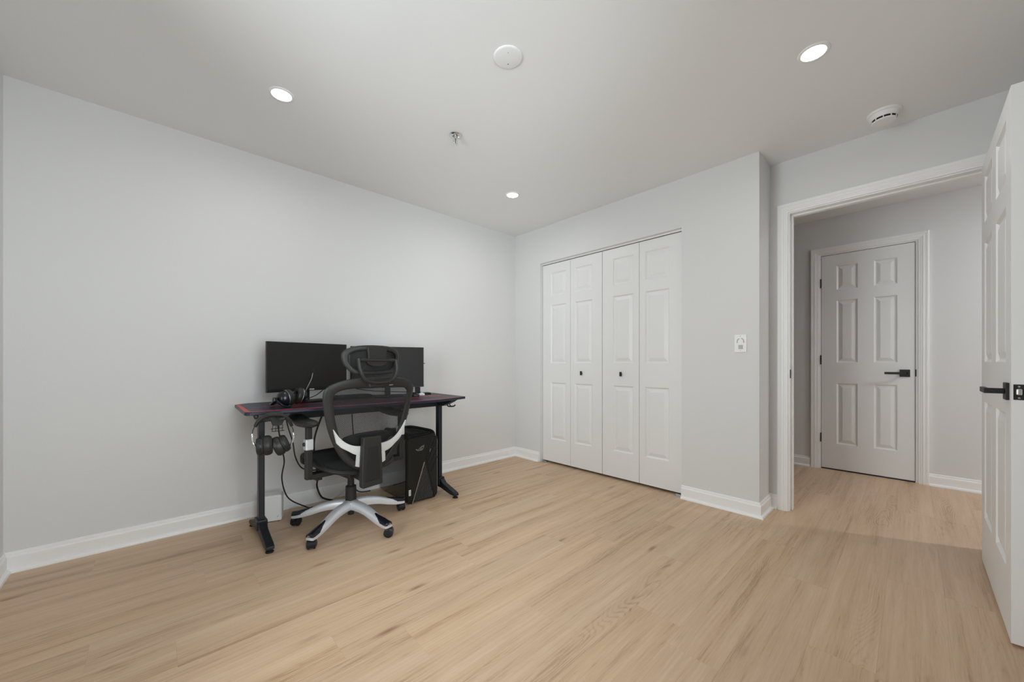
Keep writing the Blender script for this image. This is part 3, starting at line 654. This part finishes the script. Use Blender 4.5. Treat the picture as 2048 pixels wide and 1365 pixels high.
# ------------------------------------------------------------------ gaming headset lying on the desk
hs = thing('gaming_headset', 'black gaming headset with a raised boom microphone lying on the desk', 'headset', (.620, 2.615, DZ), math.radians(18))
for s, c0, ax in ((-1, Vector((-.070, 0, .051)), Vector((1, .0, .10))), (1, Vector((.064, .005, .055)), Vector((-1, .15, .30)))):
    mm = frame_of(ax.normalized(), c0) @ Matrix.Diagonal((1, 1.1, 1, 1))
    cup = bmesh.new(); lathe(cup, [(.014, -.024), (.028, -.018), (.038, -.004), (.043, .012), (.044, .022)] if s < 0 else [(.020, -.012), (.036, -.006), (.040, .004), (.041, .014)], 28, mm); cu = obj('ear_cup', cup, M['gloss'], hs, True)
    q = .022 if s < 0 else .014
    cup = bmesh.new(); lathe(cup, [(.0445, q), (.0455, q + .0015), (.0445, q + .003)], 28, mm, cap=False); obj('accent_ring', cup, M['steel'], cu, True)
    cup = bmesh.new(); lathe(cup, [(.042, q + .003), (.047, q + .008), (.048, q + .020), (.044, q + .030), (.032, q + .035), (.024, q + .030), (.022, q + .014)], 28, mm); obj('ear_cushion', cup, M['leather'], hs, True)
bm = bmesh.new(); tube(bm, catmull([(-.096, .012, .046), (-.098, .030, .030), (-.094, .055, .018), (-.072, .105, .016), (0, .145, .016), (.075, .10, .016), (.092, .04, .020), (.085, .0, .035)], 6), .011, 8, False, .006); obj('headband', bm, M['gloss'], hs, True)
bm = bmesh.new(); tube(bm, catmull([(-.108, -.004, .052), (-.100, -.030, .030), (-.080, -.045, .010), (-.045, -.048, .008)], 6), .0055, 8); obj('yoke', bm, M['gloss'], hs, True)
bm = bmesh.new(); box(bm, -.122, -.100, -.014, .010, .038, .062); obj('hinge_block', bm, M['gloss'], hs, bevel=.004)
mic = catmull([(.070, -.010, .088), (.082, -.020, .122), (.098, -.030, .166), (.104, -.034, .204)], 6)
bm = bmesh.new(); tube(bm, mic, .0019, 8); bo = obj('boom_arm', bm, M['logo'], hs, True)
bm = bmesh.new(); tube(bm, [(.104, -.034, .202), (.106, -.035, .214), (.109, -.036, .230)], [.0035, .0045, .003], 8); obj('microphone', bm, M['rubber'], bo, True)

# ------------------------------------------------------------------ office chair
ch = thing('office_chair', 'black mesh office chair with headrest, armrests and silver star base', 'chair', (.912, 2.47, 0), math.radians(7))
def y0(z):
    zs = [.35, .45, .6, .8, .95, 1.15]; ys = [-.26, -.25, -.255, -.285, -.32, -.33]
    if z <= zs[0]: return ys[0]
    for a in range(5):
        if z <= zs[a + 1]:
            f = (z - zs[a]) / (zs[a + 1] - zs[a]); return ys[a] + f * (ys[a + 1] - ys[a])
    return ys[-1]
def sf(x, z, off=0, k=.5): return Vector((x, y0(z) + k * x * x + off, z))
def mirror(half): return [(x, z) for x, z in half] + [(-x, z) for x, z in half[-2:0:-1]]
def ringband(outer, inner, th, k=.5, off=0, n=5, ns=12):
    O = catmull([(x, 0, z) for x, z in mirror(outer)], n, True); I = catmull([(x, 0, z) for x, z in mirror(inner)], n, True)
    bm = bmesh.new(); rings = []
    for o_, i_ in zip(O, I):
        c = (o_ + i_) / 2; h_ = (o_ - i_) / 2; row = []
        for q in range(ns):
            a = 2 * PI * q / ns; ca, sa = math.cos(a), math.sin(a)
            ca = math.copysign(abs(ca) ** .8, ca); sa = math.copysign(abs(sa) ** .8, sa)
            p = c + h_ * ca; row.append(bm.verts.new(sf(p.x, p.z, off + th * sa, k)))
        rings.append(row)
    m_ = len(rings)
    for i in range(m_):
        a, b = rings[i], rings[(i + 1) % m_]
        for q in range(ns): bm.faces.new((a[q], a[(q + 1) % ns], b[(q + 1) % ns], b[q]))
    return bm
OUT = [(0, .948), (.14, .943), (.21, .929), (.26, .909), (.284, .882), (.288, .842), (.275, .755), (.255, .67), (.231, .60), (.205, .537), (.168, .478), (.122, .435), (.07, .405), (0, .39)]
INN = [(0, .889), (.11, .888), (.185, .881), (.218, .868), (.234, .848), (.235, .815), (.222, .735), (.202, .655), (.180, .59), (.158, .54), (.130, .495), (.095, .458), (.055, .436), (0, .428)]
obj('back_frame', ringband(OUT, INN, .013), M['plastic'], ch, True)
def inside(x, z, poly):
    c = False; n = len(poly); j = n - 1
    for i in range(n):
        xi, zi = poly[i]; xj, zj = poly[j]
        if (zi > z) != (zj > z) and x < (xj - xi) * (z - zi) / (zj - zi) + xi: c = not c
        j = i
    return c
def lattice(poly, x0, x1, za, zb_, cell, thr, fn):
    """diamond lattice of real threads clipped by poly"""
    bm = bmesh.new(); V = {}
    nx, nz = int((x1 - x0) / cell), int((zb_ - za) / (cell * .75))
    def gv(i, j):
        if (i, j) not in V:
            V[i, j] = bm.verts.new(fn(x0 + i * cell / 2, za + j * cell * .375))
        return V[i, j]
    for i in range(2 * nx):
        for j in range(2 * nz):
            if (i + j) % 2: continue
            x, z = x0 + i * cell / 2, za + j * cell * .375
            for di in (-1, 1):
                x2, z2 = x + di * cell / 2, z + cell * .375
                if inside(x, z, poly) and inside(x2, z2, poly):
                    a = fn(x, z); b = fn(x2, z2); d = (b - a); n_ = Vector((-d.z, 0, d.x)).normalized() * thr
                    e = d.normalized() * thr * .5
                    bm.faces.new([bm.verts.new(v) for v in (a - n_ - e, b - n_ + e, b + n_ + e, a + n_ - e)])
    return bm
MP = mirror([((a[0] * .6 + b[0] * .4), (a[1] * .6 + b[1] * .4)) for a, b in zip(INN, OUT)])
o = obj('back_mesh', lattice(MP, -.28, .28, .40, .94, .0108, .00085, lambda x, z: sf(x, z, .006)), M['meshthread'], ch); o['kind'] = 'stuff'
obj('back_lettering', strokes([((i * 1.2, 0), (i * 1.2, 1)) for i in range(5)] + [((i * 1.2, 1), (i * 1.2 + .7, 1)) for i in (0, 2, 4)] + [((i * 1.2, 0), (i * 1.2 + .7, 0)) for i in (0, 1, 3)], (.075, .897), .0045, .004, y0(.9) - .0145, y0(.9) - .012, .001), M['grey_print'], ch)

# silver lumbar support behind the mesh
def plate(T, Bt, off, th, n=4):
    T = catmull([(x, 0, z) for x, z in T], n); Bt = catmull([(x, 0, z) for x, z in Bt], n); bm = bmesh.new(); rows = []
    for a, b in zip(T, Bt):
        m_ = (a + b) / 2
        rows.append([bm.verts.new(sf(a.x, a.z, off)), bm.verts.new(sf(m_.x, m_.z, off - .004)), bm.verts.new(sf(b.x, b.z, off)), bm.verts.new(sf(b.x, b.z, off + th)), bm.verts.new(sf(a.x, a.z, off + th))])
    for r1, r2 in zip(rows, rows[1:]):
        for i in range(5): bm.faces.new((r1[i], r1[(i + 1) % 5], r2[(i + 1) % 5], r2[i]))
    bm.faces.new(rows[0][::-1]); bm.faces.new(rows[-1])
    return bm
HT = [(.232, .665), (.200, .617), (.162, .580), (.112, .556), (.050, .547), (0, .545)]
HB = [(.212, .585), (.186, .556), (.150, .532), (.110, .506), (.050, .490), (0, .488)]
LT = HT + [(-x, z) for x, z in HT[-2::-1]]; LB = HB + [(-x, z) for x, z in HB[-2::-1]]
sp = obj('lumbar_support', plate(LT, LB, -.024, .010), M['grey_white'], ch, True)
for s in (-1, 1):
    bm = plate([(s * .088, .512), (s * .070, .510), (s * .045, .510)], [(s * .094, .438), (s * .072, .430), (s * .045, .426)], -.022, .008); obj('support_strut', bm, M['grey_white'], sp, True, loc=(-.014, 0, 0))
bm = bmesh.new()
pad = catmull([(x, 0, z) for x, z in mirror([(0, .618), (.09, .615), (.145, .602), (.155, .585), (.13, .555), (.07, .535), (0, .530)])], 4, True)
cn = Vector((0, 0, .578)); rows = []
for f, d in ((1, .0), (1.0, .010), (.85, .022), (.4, .028), (1, -.012), (.8, -.016)): pass
for f, d in ((.02, -.016), (.8, -.016), (1.0, -.006), (1.0, .010), (.85, .020), (.02, .026)):
    rows.append([bm.verts.new(sf(*((cn + (p - cn) * f).x, (cn + (p - cn) * f).z), .030 + d)) for p in pad])
for r1, r2 in zip(rows, rows[1:]):
    for i in range(len(pad)): bm.faces.new((r1[i], r1[(i + 1) % len(pad)], r2[(i + 1) % len(pad)], r2[i]))
obj('lumbar_pad', bm, M['plastic_soft'], ch, True)
# spine post
bm = bmesh.new()
yb = -.315
q = [(-.066, .604), (.046, .600), (.050, .50), (.056, .40), (.056, .325), (.050, .316), (-.068, .312), (-.076, .325), (-.076, .40), (-.071, .50)]
prism(bm, q, 0, .036, Matrix(((1, 0, 0, 0), (0, 0, 1, yb), (0, 1, 0, 0), (0, 0, 0, 1))))
spn = obj('spine_post', bm, M['plastic'], ch, bevel=.006, loc=(-.020, 0, 0))
bm = bmesh.new(); prism(bm, [(-.044, .545), (.024, .545), (.036, .350), (-.054, .350)], 0, .004, Matrix(((1, 0, 0, 0), (0, 0, 1, yb - .003), (0, 1, 0, 0), (0, 0, 0, 1)))); obj('spine_cover', bm, M['plastic_soft'], spn, bevel=.0025)
bm = bmesh.new(); prism(bm, [(-.30, .318), (-.27, .316), (-.10, .330), (.05, .335), (.05, .372), (-.10, .368), (-.27, .375)], -.045, .045, Matrix(((0, 0, 1, 0), (1, 0, 0, 0), (0, 1, 0, 0), (0, 0, 0, 1)))); obj('tilt_arm', bm, M['plastic'], ch, bevel=.006)
# headrest
HO = [(0, 1.133), (.10, 1.128), (.150, 1.113), (.176, 1.093), (.181, 1.066), (.173, 1.030), (.158, 1.003), (.136, .980), (.108, .967), (0, .962)]
HI = [(0, 1.102), (.08, 1.100), (.122, 1.092), (.143, 1.078), (.149, 1.058), (.145, 1.032), (.133, 1.012), (.114, .996), (.09, .988), (0, .984)]
hr = obj('headrest_frame', ringband(HO, HI, .012, 1.6, -.010), M['plastic'], ch, True, loc=(-.02, 0, 0))
MH = mirror([((a[0] + b[0]) / 2, (a[1] + b[1]) / 2) for a, b in zip(HI, HO)])
o = obj('headrest_mesh', lattice(MH, -.18, .18, .955, 1.135, .0075, .0013, lambda x, z: sf(x, z, .006, 1.6)), M['meshthread'], hr); o['kind'] = 'stuff'
bm = bmesh.new(); prism(bm, [(-.062, 1.122), (.062, 1.122), (.056, 1.06), (.074, 1.044), (.060, 1.024), (.025, 1.010), (-.025, 1.010), (-.060, 1.024), (-.074, 1.044), (-.056, 1.06)], 0, .014, Matrix(((1, 0, 0, 0), (0, 0, 1, y0(1.06) - .026), (0, 1, 0, 0), (0, 0, 0, 1)))); obj('headrest_bridge', bm, M['plastic'], hr, bevel=.004)
bm = bmesh.new(); tube(bm, [(-.115, y0(1.05) - .035, 1.047), (-.085, y0(1.05) - .035, 1.047), (-.06, y0(1.05) - .032, 1.047), (.06, y0(1.05) - .032, 1.047), (.085, y0(1.05) - .035, 1.047), (.105, y0(1.05) - .035, 1.047)], [.009, .011, .007, .007, .011, .009], 12); obj('pivot_rod', bm, M['plastic'], hr, True)
yk = catmull([(-.122, y0(1) - .038, 1.055), (-.116, y0(1) - .045, 1.00), (-.098, y0(1) - .050, .952), (-.066, y0(1) - .048, .926), (0, y0(1) - .045, .918), (.066, y0(1) - .048, .926), (.098, y0(1) - .050, .952), (.114, y0(1) - .045, 1.00), (.112, y0(1) - .038, 1.050)], 6)
bm = bmesh.new(); tube(bm, yk, .0095, 10, False, .015, Vector((0, 1, 0))); obj('headrest_yoke', bm, M['plastic'], ch, True, loc=(-.02, 0, 0))
obj('headrest_mount', B((-.065, .025, y0(.9) - .034, y0(.9) - .006, .892, .918)), M['plastic'], ch, bevel=.004)
# seat
def seat_z(x, yy): return .386 + .165 * (yy + .2) + .35 * x * x - (.6 * max(0, yy - .14) ** 1.3)
so = [(0, -.225), (.10, -.220), (.18, -.190), (.225, -.130), (.240, -.04), (.238, .07), (.232, .16), (.205, .215), (.12, .235), (0, .238)]
si = [(0, -.190), (.09, -.186), (.155, -.160), (.192, -.115), (.205, -.04), (.204, .06), (.198, .14), (.176, .180), (.11, .196), (0, .198)]
O = catmull([(x, y_, 0) for x, y_ in mirror(so)], 4, True); I = catmull([(x, y_, 0) for x, y_ in mirror(si)], 4, True)
bm = bmesh.new(); rings = []
for o_, i_ in zip(O, I):
    c = (o_ + i_) / 2; h_ = (o_ - i_) / 2; row = []
    for q_ in range(10):
        a = 2 * PI * q_ / 10; p = c + h_ * math.cos(a); row.append(bm.verts.new((p.x, p.y, seat_z(c.x, c.y) + .014 * math.sin(a))))
    rings.append(row)
for i in range(len(rings)):
    a, b = rings[i], rings[(i + 1) % len(rings)]
    for q_ in range(10): bm.faces.new((a[q_], a[(q_ + 1) % 10], b[(q_ + 1) % 10], b[q_]))
obj('seat_frame', bm, M['plastic'], ch, True)
pi_ = [((a[0] * .6 + b[0] * .4), (a[1] * .6 + b[1] * .4)) for a, b in zip(si, so)]
o = obj('seat_mesh', lattice(mirror(pi_), -.24, .24, -.23, .24, .0080, .0014, lambda x, z: Vector((x, z, seat_z(x, z) + .008))), M['meshthread'], ch); o['kind'] = 'stuff'
bm = bmesh.new(); box(bm, -.17, .17, -.03, .16, .372, .392); box(bm, -.075, .075, -.12, .11, .325, .372); obj('tilt_mechanism', bm, M['plastic'], ch, bevel=.008)
obj('front_bolster', B((-.232, .232, .135, .205, .395, .470)), M['plastic_soft'], ch, bevel=.025, seg=4)
bm = bmesh.new(); tube(bm, [(-.07, -.02, .35), (-.14, -.02, .352), (-.20, -.01, .350)], .006, 8); box(bm, -.225, -.190, -.03, .015, .335, .365); obj('tension_lever', bm, M['plastic'], ch, bevel=.003)
# armrests
for s in (-1, 1):
    ax_ = -.290 if s < 0 else .312
    ar = obj('armrest', B((ax_ - .018, ax_ + .018, -.100, -.064, .370, .54)), M['plastic'], ch, bevel=.006)
    obj('arm_bracket', B((min(s * .10, ax_), max(s * .10, ax_), -.10, -.03, .368, .396)), M['plastic'], ar, bevel=.005)
    obj('arm_sleeve', B((ax_ - .022, ax_ + .021, -.103, -.061, .538, .600)), M['silver'], ar, bevel=.006)
    bm = bmesh.new(); lathe(bm, [(.012, 0), (.010, .008)], 16, frame_of((s, 0, 0), (ax_ + s * .021, -.082, .572))); obj('height_button', bm, M['plastic'], ar, True)
    obj('arm_post', B((ax_ - .015, ax_ + .016, -.097, -.067, .590, .672)), M['plastic'], ar, bevel=.005)
    bm = bmesh.new(); cx_ = ax_ - s * .002
    pp = catmull([(cx_ - .038, -.115, 0), (cx_, -.165, 0), (cx_ + .038, -.115, 0), (cx_ + .046, .0, 0), (cx_ + .034, .110, 0), (cx_, .128, 0), (cx_ - .030, .110, 0), (cx_ - .046, .0, 0)], 4, True)
    cn = Vector((cx_, 0, 0)); pp = [Vector((p.x, p.y * (1.3 if p.y > 0 else 1), 0)) for p in pp]; rows = []
    for f, z_ in ((.02, .668), (.75, .668), (.97, .678), (1.0, .690), (.93, .700), (.7, .705), (.02, .704)): rows.append([bm.verts.new((cn.x + (p.x - cn.x) * f - s * .12 * max(0, p.y), p.y * f, z_ + .10 * max(0, p.y))) for p in pp])
    for r1, r2 in zip(rows, rows[1:]):
        for i in range(len(pp)): bm.faces.new((r1[i], r1[(i + 1) % len(pp)], r2[(i + 1) % len(pp)], r2[i]))
    obj('arm_pad', bm, M['leather'], ar, True)
# gas lift and star base
bm = bmesh.new(); lathe(bm, [(.019, .066), (.019, .118), (.034, .125), (.032, .245), (.026, .250), (.020, .252), (.020, .330)], 28); obj('gas_lift', bm, M['plastic'], ch, True, loc=(.001, 0, 0))
bm = bmesh.new(); lathe(bm, [(.030, .100), (.044, .104), (.048, .118), (.046, .150), (.036, .158)], 32); hub = obj('base_hub', bm, M['silver'], ch, True, loc=(.001, 0, 0))
for k in range(5):
    ang = math.radians(141.5 - 7 + 72 * k); R_ = Matrix.Translation((.001, 0, 0)) @ RZ(ang, 4, 'Z')
    P = catmull([(.030, 0, .133), (.10, 0, .131), (.17, 0, .118), (.235, 0, .096), (.290, 0, .080), (.330, 0, .072), (.358, 0, .070)], 4)
    n_ = len(P); ws = [.025 - .001 * i / n_ for i in range(n_)]; hs_ = [.028 - .016 * (i / n_) for i in range(n_)]
    bm = bmesh.new(); rows = []
    for i, p in enumerate(P):
        w_, h_ = ws[i], hs_[i]
        if i == n_ - 1: w_ *= .6
        prof = [(-w_, -h_), (w_, -h_), (w_, h_ * .3), (w_ * .72, h_ * .8), (w_ * .35, h_), (-w_ * .35, h_), (-w_ * .72, h_ * .8), (-w_, h_ * .3)]
        rows.append([bm.verts.new(R_ @ Vector((p.x, a, p.z + b))) for a, b in prof])
    for r1, r2 in zip(rows, rows[1:]):
        for i in range(8): bm.faces.new((r1[i], r1[(i + 1) % 8], r2[(i + 1) % 8], r2[i]))
    bm.faces.new(rows[0][::-1]); bm.faces.new(rows[-1])
    lg = obj('base_leg', bm, M['silver'], ch, True)
    bm = bmesh.new(); i0 = int(n_ * .50); rows = []
    for i in range(i0, n_):
        p = P[i]; f = min(1, .30 + (i - i0) / (n_ - i0) * 1.9) ** .7; w_, h_ = ws[i] * 1.04 * f, hs_[i]
        if i == n_ - 1: w_ *= .72
        rows.append([bm.verts.new(R_ @ Vector((p.x, w_ * math.cos(PI * q / 8), p.z + h_ * .15 + (h_ * .85 + .009 * f) * math.sin(PI * q / 8) ** .8))) for q in range(9)])
    for r1, r2 in zip(rows, rows[1:]):
        for i in range(9): bm.faces.new((r1[i], r1[(i + 1) % 9], r2[(i + 1) % 9], r2[i]))
    bm.faces.new(rows[0][::-1]); bm.faces.new(rows[-1])
    obj('foot_pad', bm, M['gloss'], lg, True)
    # caster: two wheels and a hood
    sw = math.radians((35, 60, -40, 75, 20)[k])
    cm = Matrix.Translation(R_ @ Vector((.340, 0, 0))) @ RZ(sw, 4, 'Z')
    bm = bmesh.new(); lathe(bm, [(.022, .006), (.026, .004), (.026, -.004), (.022, -.006)], 24, cm @ Matrix.Translation((.008, .015, .0262)) @ RZ(PI / 2, 4, 'X'))
    lathe(bm, [(.022, .006), (.026, .004), (.026, -.004), (.022, -.006)], 24, cm @ Matrix.Translation((.008, -.015, .0262)) @ RZ(PI / 2, 4, 'X'))
    cs = obj('caster', bm, M['rubber'], ch, True)
    bm = bmesh.new(); lathe(bm, [(.010, .028), (.0275, .022), (.0285, 0), (.0275, -.022), (.010, -.028)], 24, cm @ Matrix.Translation((.008, 0, .0275)) @ RZ(PI / 2, 4, 'X') )
    for v in list(bm.verts): pass
    bmesh.ops.bisect_plane(bm, geom=bm.verts[:] + bm.edges[:] + bm.faces[:], plane_co=(0, 0, .014), plane_no=(0, 0, -1), clear_outer=True)
    tube(bm, [R_ @ Vector((.340, 0, .045)), R_ @ Vector((.340, 0, .068))], .006, 8)
    obj('caster_hood', bm, M['gloss'], cs, True)
